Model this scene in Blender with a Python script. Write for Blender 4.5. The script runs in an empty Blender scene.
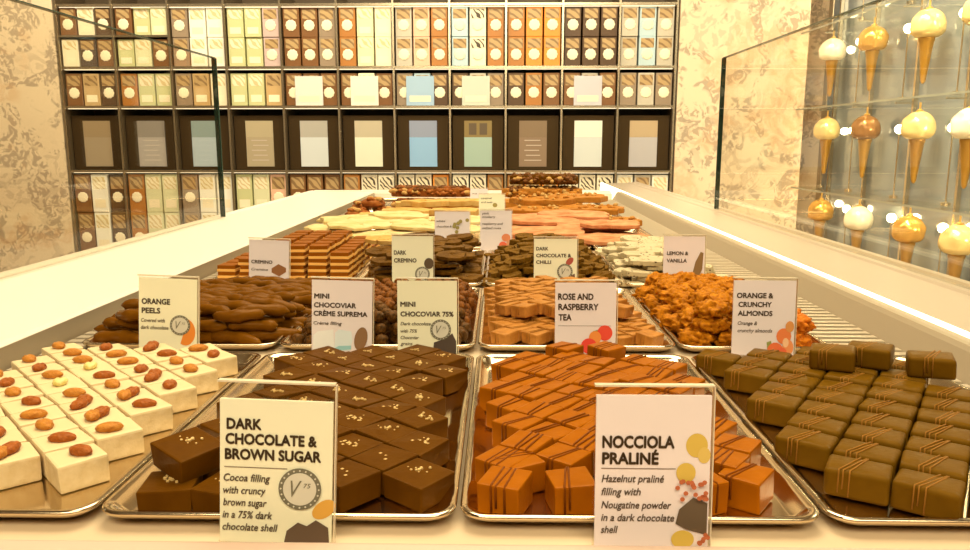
import bpy, bmesh, math, random
from mathutils import Vector, Matrix, noise
R = math.radians
random.seed(7)
scene = bpy.context.scene
COL = scene.collection

# ------------------------------------------------------------------ camera, world, lights, exposure
cam_d = bpy.data.cameras.new('camera'); cam_d.sensor_width = 36.0; cam_d.lens = 770 / 970 * 36
cam_d.clip_start = 0.01
cam = bpy.data.objects.new('camera', cam_d); COL.objects.link(cam)
cam.location = (0, 0, 1.12); cam.rotation_euler = (R(90 - 9.9), 0, R(1.1))
scene.camera = cam

world = bpy.data.worlds.new('world'); scene.world = world; world.use_nodes = True
world.node_tree.nodes['Background'].inputs[0].default_value = (1, .86, .62, 1)
world.node_tree.nodes['Background'].inputs[1].default_value = .25

def area(name, loc, rot, sx, sy, power, col=(1, .86, .58)):
    l = bpy.data.lights.new(name, 'AREA'); l.shape = 'RECTANGLE'; l.size = sx; l.size_y = sy
    l.energy = power; l.color = col
    o = bpy.data.objects.new(name, l); COL.objects.link(o); o.location = loc; o.rotation_euler = rot
    return o
area('ceiling_lamp', (0, 1.45, 2.95), (0, 0, 0), 1.5, 1.7, 80)
area('ceiling_lamp', (-1.0, 2.9, 2.95), (R(42), 0, 0), 4.2, .7, 118)  # added out of view to brighten the back wall and its shelves
area('ceiling_lamp', (0, -.8, 2.5), (R(52), 0, 0), 2.2, .8, 54)  # added behind the camera to brighten the card fronts
area('ceiling_lamp', (.80, 2.2, 2.9), (0, R(-38), 0), .4, 1.6, 85).data.spread = R(110)  # added out of view, aimed at the cones to brighten them

vs = scene.view_settings
scene.display_settings.display_device = 'sRGB'
vs.view_transform = 'Standard'; vs.look = 'None'; vs.gamma = 1.0; vs.use_curve_mapping = False
vs.exposure = -0.12
scene.cycles.use_denoising = True
scene.cycles.max_bounces = 8
scene.cycles.transparent_max_bounces = 16

# ------------------------------------------------------------------ materials
MATS = {}
def mat(name, col, rough=.5, metal=0.0, emit=None, estr=0, spec=None, coat=0, bump=None, var=None, alpha=None):
    """Principled; bump=(scale,strength) noise bump; var=(scale,amount,col2) noise colour variation."""
    if name in MATS: return MATS[name]
    m = bpy.data.materials.new(name); m.use_nodes = True
    nt = m.node_tree; b = nt.nodes['Principled BSDF']
    b.inputs['Base Color'].default_value = (*col, 1); b.inputs['Roughness'].default_value = rough
    b.inputs['Metallic'].default_value = metal
    if spec is not None:
        b.inputs['Specular IOR Level'].default_value = spec; b.inputs['Specular Tint'].default_value = (1, .68, .34, 1)
    if coat: b.inputs['Coat Weight'].default_value = coat; b.inputs['Coat Roughness'].default_value = .15
    if emit: b.inputs['Emission Color'].default_value = (*emit, 1); b.inputs['Emission Strength'].default_value = estr
    if bump or var:
        tc = nt.nodes.new('ShaderNodeTexCoord')
    if var:
        n = nt.nodes.new('ShaderNodeTexNoise'); n.inputs['Scale'].default_value = var[0]; n.inputs['Detail'].default_value = 4
        nt.links.new(tc.outputs['Object'], n.inputs['Vector'])
        rp = nt.nodes.new('ShaderNodeValToRGB')
        rp.color_ramp.elements[0].position = .5 - var[1]; rp.color_ramp.elements[1].position = .5 + var[1]
        rp.color_ramp.elements[0].color = (*col, 1); rp.color_ramp.elements[1].color = (*var[2], 1)
        nt.links.new(n.outputs['Fac'], rp.inputs['Fac']); nt.links.new(rp.outputs['Color'], b.inputs['Base Color'])
    if bump:
        n2 = nt.nodes.new('ShaderNodeTexNoise'); n2.inputs['Scale'].default_value = bump[0]; n2.inputs['Detail'].default_value = 3
        nt.links.new(tc.outputs['Object'], n2.inputs['Vector'])
        bp = nt.nodes.new('ShaderNodeBump'); bp.inputs['Strength'].default_value = bump[1]; bp.inputs['Distance'].default_value = .002
        nt.links.new(n2.outputs['Fac'], bp.inputs['Height']); nt.links.new(bp.outputs['Normal'], b.inputs['Normal'])
    MATS[name] = m
    return m

def glass_mat(name, tint, refl=.08, rough=.02):
    m = bpy.data.materials.new(name); m.use_nodes = True; nt = m.node_tree
    nt.nodes.remove(nt.nodes['Principled BSDF'])
    tr = nt.nodes.new('ShaderNodeBsdfTransparent'); tr.inputs[0].default_value = (*tint, 1)
    gl = nt.nodes.new('ShaderNodeBsdfGlossy'); gl.inputs['Roughness'].default_value = rough
    fr0 = nt.nodes.new('ShaderNodeLayerWeight'); fr0.inputs[0].default_value = .5
    pw = nt.nodes.new('ShaderNodeMath'); pw.operation = 'POWER'; pw.inputs[1].default_value = 5
    nt.links.new(fr0.outputs['Facing'], pw.inputs[0])
    fr = nt.nodes.new('ShaderNodeMath'); fr.operation = 'MULTIPLY_ADD'; fr.inputs[1].default_value = .35; fr.inputs[2].default_value = .025
    nt.links.new(pw.outputs[0], fr.inputs[0])
    mx = nt.nodes.new('ShaderNodeMixShader')
    nt.links.new(fr.outputs[0], mx.inputs[0]); nt.links.new(tr.outputs[0], mx.inputs[1]); nt.links.new(gl.outputs[0], mx.inputs[2])
    nt.links.new(mx.outputs[0], nt.nodes['Material Output'].inputs[0])
    MATS[name] = m
    return m

def wallpaper():
    m = bpy.data.materials.new('floral_wallpaper'); m.use_nodes = True; nt = m.node_tree; b = nt.nodes['Principled BSDF']
    N = nt.nodes.new; L = nt.links.new
    tc = N('ShaderNodeTexCoord')
    def ramp(src, p0, p1):
        r = N('ShaderNodeValToRGB'); r.color_ramp.elements[0].position = p0; r.color_ramp.elements[1].position = p1
        L(src, r.inputs[0]); return r.outputs[0]
    def noise_(sc, det=4, dist=0):
        n = N('ShaderNodeTexNoise'); n.inputs['Scale'].default_value = sc; n.inputs['Detail'].default_value = det
        n.inputs['Distortion'].default_value = dist; L(tc.outputs['Object'], n.inputs['Vector']); return n.outputs['Fac']
    def math_(op, a, c):
        q = N('ShaderNodeMath'); q.operation = op; L(a, q.inputs[0])
        if isinstance(c, (int, float)): q.inputs[1].default_value = c
        else: L(c, q.inputs[1])
        return q.outputs[0]
    def mixc(f, a, c):
        x = N('ShaderNodeMix'); x.data_type = 'RGBA'; L(f, x.inputs[0])
        for s, v in ((6, a), (7, c)):
            if isinstance(v, tuple): x.inputs[s].default_value = (*v, 1)
            else: L(v, x.inputs[s])
        return x.outputs[2]
    leafm = math_('MULTIPLY', ramp(noise_(5.2, 2, 1.2), .52, .56), ramp(noise_(19, 3, 2.0), .46, .53))
    flow = math_('MULTIPLY', ramp(noise_(3.6, 2, .5), .56, .62), ramp(noise_(16, 4, 1.2), .38, .56))
    stem = math_('MULTIPLY', ramp(noise_(9, 2, 2.5), .52, .55), ramp(noise_(2.2, 2, 0), .46, .52))
    c = mixc(math_('MULTIPLY', stem, .35), (.74, .60, .42), (.38, .28, .20))
    c = mixc(math_('MULTIPLY', leafm, .75), c, (.33, .25, .18))
    c = mixc(math_('MULTIPLY', flow, .45), c, (.60, .36, .19))
    L(c, b.inputs['Base Color']); b.inputs['Roughness'].default_value = .7
    MATS['floral_wallpaper'] = m
    return m

def speckled(name, base, speck, scale, thr, rough=.5):
    m = bpy.data.materials.new(name); m.use_nodes = True; nt = m.node_tree; b = nt.nodes['Principled BSDF']
    tc = nt.nodes.new('ShaderNodeTexCoord'); v = nt.nodes.new('ShaderNodeTexVoronoi'); v.inputs['Scale'].default_value = scale
    nt.links.new(tc.outputs['Object'], v.inputs['Vector'])
    r = nt.nodes.new('ShaderNodeValToRGB'); r.color_ramp.elements[0].position = thr; r.color_ramp.elements[1].position = thr + .06
    r.color_ramp.elements[0].color = (*speck, 1); r.color_ramp.elements[1].color = (*base, 1)
    nt.links.new(v.outputs['Distance'], r.inputs[0]); nt.links.new(r.outputs[0], b.inputs['Base Color'])
    b.inputs['Roughness'].default_value = rough
    MATS[name] = m
    return m

def banded(name, a, c, scale, rough=.45):
    """zig-zag printed pattern for box fronts"""
    m = bpy.data.materials.new(name); m.use_nodes = True; nt = m.node_tree; b = nt.nodes['Principled BSDF']
    tc = nt.nodes.new('ShaderNodeTexCoord'); w = nt.nodes.new('ShaderNodeTexWave'); w.inputs['Scale'].default_value = scale
    w.inputs['Distortion'].default_value = 7; w.inputs['Detail'].default_value = 1; w.bands_direction = 'DIAGONAL'
    nt.links.new(tc.outputs['Object'], w.inputs['Vector'])
    r = nt.nodes.new('ShaderNodeValToRGB'); r.color_ramp.elements[0].position = .32; r.color_ramp.elements[1].position = .42
    r.color_ramp.elements[0].color = (*a, 1); r.color_ramp.elements[1].color = (*c, 1)
    nt.links.new(w.outputs['Fac'], r.inputs[0]); nt.links.new(r.outputs[0], b.inputs['Base Color'])
    b.inputs['Roughness'].default_value = rough
    MATS[name] = m
    return m

DARK = mat('dark_chocolate', (.085, .029, .0015), .34, spec=.03, var=(60, .25, (.112, .041, .002)), bump=(220, .12))
DARK2 = mat('bar_chocolate', (.115, .052, .0025), .30, spec=.05, var=(60, .25, (.150, .070, .004)), bump=(180, .15))
MILK = mat('milk_chocolate', (.30, .082, .001), .30, spec=.05, var=(60, .25, (.37, .108, .002)), bump=(180, .12))
ROSEM = mat('rose_milk_chocolate', (.29, .100, .010), .42, spec=.2, var=(70, .2, (.54, .235, .05)), bump=(200, .3))
PEEL = mat('peel_chocolate', (.095, .030, .0015), .26, spec=.10, var=(50, .3, (.185, .068, .003)), bump=(120, .5))
BALLD = mat('nib_dark', (.030, .012, .002), .45, spec=.25, var=(260, .15, (.13, .05, .008)), bump=(500, .6))
BALLR = mat('nib_reddish', (.070, .018, .002), .42, spec=.2, var=(260, .15, (.21, .065, .007)), bump=(500, .6))
ALM = mat('almond_chocolate', (.24, .065, .001), .5, spec=.12, var=(160, .2, (.58, .21, .008)), bump=(220, .9))
ALMO = mat('orange_almond', (.42, .085, .004), .5, spec=.1, var=(160, .2, (.62, .20, .015)), bump=(220, .9))
CREMB = mat('cremino_brown', (.26, .075, .004), .45, spec=.12, bump=(200, .1))
CREML = mat('cremino_light', (.90, .50, .12), .5)
FLAKE = mat('flake_dark', (.065, .026, .003), .5, spec=.12, var=(90, .2, (.15, .066, .008)), bump=(250, .8))
CHILM = mat('chilli_dark', (.085, .037, .003), .6, spec=.10, var=(180, .2, (.19, .09, .010)), bump=(300, 1.0))
NOUG = mat('white_nougat', (.70, .55, .30), .55, bump=(90, .12))
CAKE = mat('cake_side', (.62, .45, .22), .7, var=(120, .2, (.72, .56, .32)), bump=(160, .5))
WBARK = mat('pale_bark', (.54, .40, .15), .5, spec=.2, var=(22, .2, (.68, .55, .28)), bump=(60, .5))
TANBARK = mat('tan_bark', (.48, .25, .05), .5, spec=.2, var=(40, .2, (.62, .41, .14)), bump=(90, .6))
PINK = mat('pink_bark', (.46, .16, .06), .55, spec=.15, var=(40, .2, (.62, .30, .14)), bump=(80, .8))
PINKD = mat('pink_layer', (.30, .06, .03), .55, spec=.2)
CARAB = mat('caramel_bark', (.32, .11, .012), .45, spec=.2, var=(60, .2, (.46, .19, .03)), bump=(120, .8))
NUTD = mat('nut_dark', (.060, .017, .003), .4, spec=.25, var=(120, .2, (.15, .05, .009)), bump=(200, .5))
NUTL = mat('nut_light', (.46, .26, .08), .5, spec=.2, bump=(150, .4))
NUTR = mat('nut_red', (.19, .042, .007), .42, spec=.2, var=(80, .2, (.33, .11, .02)), bump=(160, .5))
LEMB = speckled('lemon_bark', (.52, .42, .24), (.09, .045, .012), 120, .20)
PEC1 = mat('pecan_red', (.20, .042, .006), .38, spec=.3, var=(140, .2, (.40, .11, .018)), bump=(350, .8))
PEC2 = mat('pecan_gold', (.34, .105, .012), .4, spec=.3, var=(140, .2, (.58, .24, .04)), bump=(350, .8))
PEC3 = mat('nut_yellow_green', (.66, .52, .10), .45, var=(140, .2, (.75, .66, .28)), bump=(300, .5))
SUGAR = mat('sugar', (.66, .45, .17), .4)
DRIZD = mat('drizzle_dark', (.17, .042, .003), .4, spec=.1)
DRIZL = mat('drizzle_light', (.30, .13, .02), .45, spec=.2)
STEEL = mat('tray_steel', (.70, .58, .40), .15, 1.0, bump=(14, .06))
DECK = mat('deck_enamel', (.64, .50, .33), .30); FRONTM = mat('front_rail_cream', (.62, .44, .34), .45)
CREAMW = mat('case_white', (.80, .73, .62), .38)
CASEIN = mat('case_inner_metal', (.42, .34, .23), .42, .35)
SLATM = mat('grille_metal', (.70, .60, .44), .35, .6)
DARKGAP = mat('grille_shadow_gap', (.06, .045, .03), .7)
LED = mat('led_diffuser', (1, .95, .8), .4, emit=(1, .86, .56), estr=2.4)
GLASS = glass_mat('clear_glass', (.97, .98, .96)); PANE = glass_mat('counter_glass', (.95, .94, .90)); CHANNEL = mat('channel_beige', (.42, .335, .245), .35)
ACRYL = glass_mat('clear_acrylic', (.96, .95, .92), rough=.06)
ACRE = mat('acrylic_edge', (.72, .62, .45), .2)
GEDGE = mat('glass_green_edge', (.025, .06, .045), .15)
PAPERY = mat('card_yellow', (.86, .84, .62), .6)
PAPERP = mat('card_pinkish', (.82, .73, .73), .6)
INK = mat('ink_brown', (.115, .070, .032), .6)
INKG = mat('ink_grey_green', (.17, .155, .10), .6)
INKS = mat('ink_soft', (.20, .14, .09), .6)
RINGC = mat('ring_centre', (.66, .63, .52), .6)
FLOORM = mat('floor_stone', (.42, .33, .23), .4, var=(6, .3, (.5, .4, .29)))
PLAST = mat('wall_plaster', (.42, .33, .22), .7)
CEILM = mat('ceiling_paint', (.26, .21, .15), .8)
SHELFM = mat('shelf_bronze', (.20, .145, .085), .4, .5)
SHELFE = mat('shelf_edge_steel', (.62, .52, .37), .25, .9)
BACKD = mat('shelf_back_dark', (.11, .075, .042), .5)
GOLD = mat('gold_paint', (.72, .44, .12), .28, .55, bump=(60, .2))
SEAL = mat('seal_cream', (.90, .80, .58), .4)
WAFER = mat('wafer', (.55, .30, .07), .5, .2)
BULB = mat('bulb_glow', (1, .9, .7), .3, emit=(1, .80, .45), estr=60)
MIRR = mat('smoked_mirror', (.30, .35, .39), .10, .6)
wallpaper()

# ------------------------------------------------------------------ mesh helpers
def mesh_from(bm, name, *mats, smooth=False):
    me = bpy.data.meshes.new(name)
    if smooth:
        for f in bm.faces: f.smooth = True
    bm.to_mesh(me); bm.free()
    for m in mats: me.materials.append(m)
    return me

def link(name, data, parent=None, loc=(0, 0, 0), rot=(0, 0, 0), scale=None):
    o = bpy.data.objects.new(name, data); COL.objects.link(o)
    o.location = loc; o.rotation_euler = rot
    if scale: o.scale = scale
    if parent: o.parent = parent
    return o

def tag(o, label, cat, group=None):
    o['label'] = label; o['category'] = cat
    if group: o['group'] = group
    return o

def struct(o):
    o['kind'] = 'structure'; return o

def bx(bm, x0, x1, y0, y1, z0, z1, mi=0):
    vs_ = [bm.verts.new((x, y, z)) for z in (z0, z1) for y in (y0, y1) for x in (x0, x1)]
    for q in ((0, 2, 3, 1), (4, 5, 7, 6), (0, 1, 5, 4), (2, 6, 7, 3), (0, 4, 6, 2), (1, 3, 7, 5)):
        f = bm.faces.new([vs_[i] for i in q]); f.material_index = mi
    return vs_

def box_mesh(name, m, *b):
    bm = bmesh.new(); bx(bm, *b); return mesh_from(bm, name, m)

def block_bm(w, d, h, bev, seg=2, jit=0, seed=0, taper=0):
    """block standing on z=0"""
    bm = bmesh.new(); bx(bm, -w/2, w/2, -d/2, d/2, 0, h)
    rnd = random.Random(seed)
    for v in bm.verts:
        if v.co.z > h/2:
            v.co.x *= 1 - taper; v.co.y *= 1 - taper
        v.co.x += rnd.uniform(-jit, jit); v.co.y += rnd.uniform(-jit, jit)
        if v.co.z > h/2: v.co.z += rnd.uniform(-jit, jit)
    if bev: bmesh.ops.bevel(bm, geom=list(bm.edges), offset=bev, segments=seg, profile=.6, affect='EDGES')
    bmesh.ops.recalc_face_normals(bm, faces=bm.faces)
    return bm

def tube(bm, pts, r, n=6, radii=None, mi=0, flat=1.0, cap=True):
    pts = [Vector(p) for p in pts]; rings = []
    for i, p in enumerate(pts):
        t = (pts[min(i+1, len(pts)-1)] - pts[max(i-1, 0)]).normalized()
        a = t.cross(Vector((0, 0, 1)))
        if a.length < 1e-4: a = Vector((1, 0, 0))
        a.normalize(); b = a.cross(t).normalized(); rr = radii[i] if radii else r
        rings.append([bm.verts.new(p + a*math.cos(k*2*math.pi/n)*rr + b*math.sin(k*2*math.pi/n)*rr*flat) for k in range(n)])
    for i in range(len(rings)-1):
        for k in range(n):
            f = bm.faces.new((rings[i][k], rings[i][(k+1) % n], rings[i+1][(k+1) % n], rings[i+1][k])); f.material_index = mi
    if cap:
        f = bm.faces.new(rings[0][::-1]); f.material_index = mi
        f = bm.faces.new(rings[-1]); f.material_index = mi

def lathe(bm, prof, n=24, mi=0):
    rings = [[bm.verts.new((r*math.cos(k*2*math.pi/n), r*math.sin(k*2*math.pi/n), z)) for k in range(n)] for r, z in prof]
    for i in range(len(rings)-1):
        for k in range(n):
            f = bm.faces.new((rings[i][k], rings[i][(k+1) % n], rings[i+1][(k+1) % n], rings[i+1][k])); f.material_index = mi
    f = bm.faces.new(rings[0][::-1]); f.material_index = mi
    f = bm.faces.new(rings[-1]); f.material_index = mi

def lump_bm(rx, ry, rz, amp, freq, seed, sub=3, flat=.55):
    """noisy rounded lump standing on z=0"""
    bm = bmesh.new(); bmesh.ops.create_icosphere(bm, subdivisions=sub, radius=1)
    off = Vector((seed*3.1, seed*1.7, seed*5.3))
    for v in bm.verts:
        d = 1 + amp*noise.noise(v.co*freq + off) + amp*.5*noise.noise(v.co*freq*2.3 + off)
        c = v.co*d
        v.co = Vector((c.x*rx, c.y*ry, max(c.z, -flat)*rz + flat*rz))
    return bm

def slab_bm(w, d, h, seed, n=22, rag=.12, wav=.0):
    """ragged sheet of bark standing on z=0: rounded-rectangle outline, uneven top"""
    rnd = random.Random(seed); bm = bmesh.new()
    prof = []
    for k in range(n):
        a = 2*math.pi*k/n; c, s = math.cos(a), math.sin(a)
        q = (abs(c)**3.2 + abs(s)**3.2)**(-1/3.2)*(1 + rnd.uniform(-rag, rag))
        prof.append((c*q*w/2, s*q*d/2))
    lv = [(.985, 0), (1, h*.12), (.995, h*.86), (.98, h), (.6, h*1.02), (.15, h)]
    rings = []
    for sc, z in lv:
        rings.append([bm.verts.new((x*sc, y*sc, z + (wav*noise.noise(Vector((x*30, y*30, seed))) if z > 0 else 0))) for x, y in prof])
    for i in range(len(rings)-1):
        for k in range(n):
            f = bm.faces.new((rings[i][k], rings[i][(k+1) % n], rings[i+1][(k+1) % n], rings[i+1][k]))
            f.material_index = 1 if i == 0 else 0
    bm.faces.new(rings[0][::-1]).material_index = 1; bm.faces.new(rings[-1])
    return bm

def copy_thing(root, parts, loc, rot, label, cat, group, scale=None):
    """copies of a thing and its parts; the copies share mesh data"""
    r = root.copy(); COL.objects.link(r); r.location = loc; r.rotation_euler = rot
    if scale: r.scale = scale
    tag(r, label, cat, group)
    for p in parts:
        c = p.copy(); COL.objects.link(c); c.parent = r
    return r

class Kind:
    """one kind of piece in several variants; put() places one (the first use of a variant is the original)"""
    def __init__(s, name, cat, variants):
        s.name, s.cat, s.v, s.used = name, cat, variants, {}
    def put(s, i, loc, rot, label, group=None, scale=None):
        i %= len(s.v); body, parts = s.v[i]
        if i not in s.used:
            o = link(s.name, body, None, loc, rot, scale); tag(o, label, s.cat, group)
            s.used[i] = (o, [link(pn, pm, o) for pn, pm in parts])
            return o
        o, ps = s.used[i]
        return copy_thing(o, ps, loc, rot, label, s.cat, group, scale)

ORD = ['first', 'second', 'third', 'fourth', 'fifth', 'sixth', 'seventh', 'eighth', 'ninth', 'tenth', 'eleventh',
       'twelfth', 'thirteenth', 'fourteenth', 'fifteenth', 'sixteenth', 'seventeenth', 'eighteenth']
TZ = .8992      # inside floor of the trays

# ------------------------------------------------------------------ room
X0, X1, Y0, Y1, ZC = -4.0, 2.1, -3.0, 4.5, 3.1
struct(link('floor', box_mesh('floor', FLOORM, X0, X1, Y0, Y1, -.05, 0)))
struct(link('ceiling', box_mesh('ceiling', CEILM, X0, X1, Y0, Y1, ZC, ZC+.05)))
struct(link('wall_left', box_mesh('wall_left', PLAST, X0-.05, X0, Y0, Y1, 0, ZC)))
struct(link('wall_front', box_mesh('wall_front', PLAST, X0, X1, Y0-.05, Y0, 0, ZC)))
struct(link('wall_right', box_mesh('wall_right', PLAST, 1.80, 1.85, Y0, Y1, 0, ZC)))
bm = bmesh.new()
bx(bm, X0, -2.31, 4.1, 4.44, 0, ZC); bx(bm, .915, 1.57, 4.1, 4.44, 0, ZC); bx(bm, X0, 1.80, 4.44, 4.5, 0, ZC)
struct(link('wall_back', mesh_from(bm, 'wall_back', MATS['floral_wallpaper'])))

# ------------------------------------------------------------------ display counter
def prism_y(bm, prof, y0, y1, mi=0):
    a = [bm.verts.new((x, y0, z)) for x, z in prof]; b = [bm.verts.new((x, y1, z)) for x, z in prof]
    n = len(prof)
    for i in range(n):
        f = bm.faces.new((a[i], a[(i+1) % n], b[(i+1) % n], b[i])); f.material_index = mi
    bm.faces.new(a[::-1]).material_index = mi; bm.faces.new(b).material_index = mi
    bmesh.ops.recalc_face_normals(bm, faces=bm.faces)

case = link('display_counter', None, None, (0, 0, 0))
tag(case, 'long cream display counter with steel trays, bright rails and low glass sides', 'display counter')
YE = 2.97
link('cabinet', box_mesh('cabinet', CREAMW, -.70, .60, .22, YE+.1, .0, .860), case)
link('deck', box_mesh('deck', DECK, -.485, .43, .24, YE, .861, .8965), case)
bm = bmesh.new()
prism_y(bm, [(-.735, .86), (-.735, .929), (-.722, .931), (-.716, .927), (-.488, .926), (-.484, .922), (-.486, .862)], .22, YE)
link('rail', mesh_from(bm, 'rail_white', CREAMW), case)
bm = bmesh.new()
prism_y(bm, [(.640, .86), (.640, .931), (.624, .932), (.620, .929), (.600, .929), (.596, .926), (.483, .924), (.482, .862)], .22, 3.62)
link('rail', mesh_from(bm, 'rail_channel', CHANNEL), case)
bm = bmesh.new()
prism_y(bm, [(.4815, .862), (.4815, .9245), (.479, .9275), (.474, .929), (.469, .9275), (.468, .9255), (.468, .862)], .22, 3.62)
link('light_strip', mesh_from(bm, 'light_strip', LED), case)
bm = bmesh.new()
prism_y(bm, [(.4672, .862), (.4672, .9262), (.456, .9270), (.450, .9265), (.446, .922), (.431, .8975), (.431, .862)], .22, YE)
link('inner_panel', mesh_from(bm, 'inner_panel', CASEIN), case)
bm = bmesh.new()
prism_y(bm, [(-.4835, .862), (-.4835, .9215), (-.4845, .8975), (-.4865, .8975)][:3] + [(-.4815, .8975), (-.4815, .862)], .22, YE)
link('inner_panel', mesh_from(bm, 'inner_panel_white_side', CASEIN), case)
bm = bmesh.new(); bx(bm, -.735, .43, YE+.001, YE+.10, .86, .920); bx(bm, -.735, .43, YE+.03, YE+.10, .92, .926)
link('end_panel', mesh_from(bm, 'end_panel', CREAMW), case)
bm = block_bm(1.2, .15, .05, .004); bmesh.ops.translate(bm, verts=bm.verts, vec=(-.02, .300, .862))
link('front_rail', mesh_from(bm, 'front_rail', FRONTM), case)
for sx0, sx1 in ((-.481, -.448), (.352, .430)):
    ox = .0615 if sx0 > 0 else 0     # beside the wide front tray the right vent is narrower
    bm = bmesh.new(); bx(bm, sx0+ox, sx1, .42, .765, .8967, .8972); bx(bm, sx0, sx1, .7655, YE-.02, .8967, .8972)
    link('vent_shade_sheet', mesh_from(bm, 'vent_shade_sheet', DARKGAP), case)  # flat dark sheet on the deck, colouring in the shade between slats
    bm = bmesh.new(); y = .425
    while y < YE-.04:
        bx(bm, sx0+.001+(ox if y < .757 else 0), sx1-.001, y, y+.0100, .8973, .9000); y += .0180
    link('vent_grille', mesh_from(bm, 'vent_grille', SLATM), case)
for gx, y1, zt, lab in ((-.700, 1.93, 1.318, 'left'), (.613, 2.19, 1.342, 'right')):
    p = link('glass_pane', box_mesh('glass_pane', PANE, gx-.005, gx+.005, .15, y1, .930, zt), case)
    bm = bmesh.new(); bx(bm, gx-.006, gx+.006, y1, y1+.004, .930, zt); bx(bm, gx-.005, gx+.005, .15, y1, zt, zt+.002)
    link('polished_edge', mesh_from(bm, 'polished_edge', GEDGE), p)

# ------------------------------------------------------------------ trays
def rrect(x0, x1, y0, y1, r, n=6):
    P = []
    for cx, cy, a0 in ((x1-r, y0+r, -90), (x1-r, y1-r, 0), (x0+r, y1-r, 90), (x0+r, y0+r, 180)):
        for k in range(n+1):
            a = R(a0 + 90*k/n); P.append((cx+r*math.cos(a), cy+r*math.sin(a)))
    return P
def make_tray(x0, x1, y0, y1, label, lip=.010):
    cx, cy = (x0+x1)/2, (y0+y1)/2
    bm = bmesh.new(); rings = []
    for off, z in ((.011, 0), (.0008, lip-.003), (0, lip-.001), (.0012, lip), (.0045, lip-.0003), (.0062, lip-.002), (.012, .0021), (.015, .0016)):
        rings.append([bm.verts.new((x-cx, y-cy, z)) for x, y in rrect(x0+off, x1-off, y0+off, y1-off,   .016-off*.6)])
    n = len(rings[0])
    for i in range(len(rings)-1):
        for k in range(n):
            bm.faces.new((rings[i][k], rings[i][(k+1) % n], rings[i+1][(k+1) % n], rings[i+1][k]))
    bm.faces.new(rings[0][::-1]); bm.faces.new(rings[-1])
    for f in bm.faces: f.smooth = len(f.verts) == 4
    o = link('serving_tray', mesh_from(bm, 'serving_tray', STEEL), None, (cx, cy, .8972))
    return tag(o, label, 'tray', 'steel trays in the display counter')
XT = [-.452, -.2380, -.0240, .1895, .412]
rowY = [(.412, .757), (.787, 1.118), (1.146, 1.512), (1.548, 1.93), (1.95, 2.40), (2.42, 2.90)]
what = [['polished steel tray under the white pecan squares', 'polished steel tray under the dark brown sugar squares',
         'polished steel tray under the milk chocolate praline cubes', 'polished steel tray under the dark drizzled bars'],
        ['steel tray holding the chocolate orange peel sticks', 'steel tray holding the little nib-coated chocolate balls',
         'steel tray holding the rose and raspberry diamonds', 'steel tray holding the rocky orange almond clusters'],
        ['steel tray under the layered cremino cubes', 'steel tray under the dark flaky cremino pieces',
         'steel tray under the dark chilli chocolate squares', 'steel tray under the white speckled lemon bark'],
        ['steel tray under the pale white chocolate sheets, beside the counter rail', 'steel tray under pale sheets behind the dark cremino sign',
         'steel tray under the pink bark, nearer the counter centre', 'steel tray under the pink bark, nearer the lit rail'],
        ['steel tray under the tan bark blocks, beside the white rail', 'steel tray under the tan bark blocks near the counter centre',
         'steel tray under the caramel nut bark near the counter centre', 'steel tray under the caramel nut bark, beside the lit rail'],
        ['steel tray at the far end under the red nut clusters', 'steel tray at the far end under the dark nut logs, left of centre',
         'steel tray at the far end under the dark nut logs, right of centre', 'empty-looking steel tray at the far end beside the lit rail']]
for r_, (ya, yb) in enumerate(rowY):
    for c_ in range(4):
        xa, xb = XT[c_]+.001, XT[c_+1]-.001
        if c_ == 3: xb = .410 if r_ == 0 else .350
        make_tray(xa, xb, ya, yb, what[r_][c_])

# ------------------------------------------------------------------ lattice trays (front row)
def lattice(origin, azu, azv, pu, pv, brick=0):
    u = Vector((math.sin(R(azu)), math.cos(R(azu)), 0))*pu; v = Vector((math.sin(R(azv)), math.cos(R(azv)), 0))*pv
    out = []
    for i in range(-14, 15):
        for j in range(-14, 15):
            p = Vector((*origin, 0)) + u*(i + (brick*(j % 2))) + v*j
            out.append((i, j, p.x, p.y))
    return out
def by_rows(cells, key_row, key_in, row_sort):
    """-> [(cell, row number, number in row)]"""
    rows = {}
    for c in cells: rows.setdefault(key_row(c), []).append(c)
    keys = sorted(rows, key=lambda k: row_sort(rows[k]))
    res = []
    for a, k in enumerate(keys):
        for b, c in enumerate(sorted(rows[k], key=key_in)): res.append((c, a, b))
    return res
rnd = random.Random(3)

# white squares with nuts
WX, WY = -.2760, .5185
def pecan_mesh(seed, m, L=.0112, W=.0058, H=.0038):
    bm = bmesh.new(); bmesh.ops.create_uvsphere(bm, u_segments=16, v_segments=10, radius=1)
    for v in bm.verts:
        x, y, z = v.co.z, v.co.y, v.co.x      # long axis on x
        g = 1 - .28*math.exp(-(y/.16)**2)*(1 if z > 0 else 0)
        wr = 1 + .07*math.sin(x*9 + seed)*abs(y)
        v.co = Vector((x*L*.9*wr, y*W*(1 - .25*x*x)*wr, (z*g*H + H*.72)))
    bmesh.ops.recalc_face_normals(bm, faces=bm.faces)
    return mesh_from(bm, 'pecan', m, smooth=True)
def white_variant(seed, nuts):
    w = .0312; h = .0185
    bm = block_bm(w, w, h, .0018, 2, .0008, seed)
    for f in bm.faces:
        f.material_index = 1 if abs(f.normal.z) < .5 and f.calc_center_median().z < h*.9 else 0
    body = mesh_from(bm, 'nougat_square', NOUG, CAKE)
    parts = []
    rn = random.Random(seed)
    for k, nm in enumerate(nuts):
        pm = pecan_mesh(seed+k, nm, .0105 if nm is not PEC3 else .008)
        a = rn.uniform(-.9, 1.2); dx, dy = rn.uniform(-.004, .004) + (.0065*k if len(nuts) > 1 else 0), rn.uniform(-.004, .004) - (.004*k)
        pm.transform(Matrix.Translation((dx - (.004 if len(nuts) > 1 else 0), dy, h-.0004)) @ Matrix.Rotation(a, 4, 'Z'))
        parts.append(('nut', pm))
    return body, parts
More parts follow.
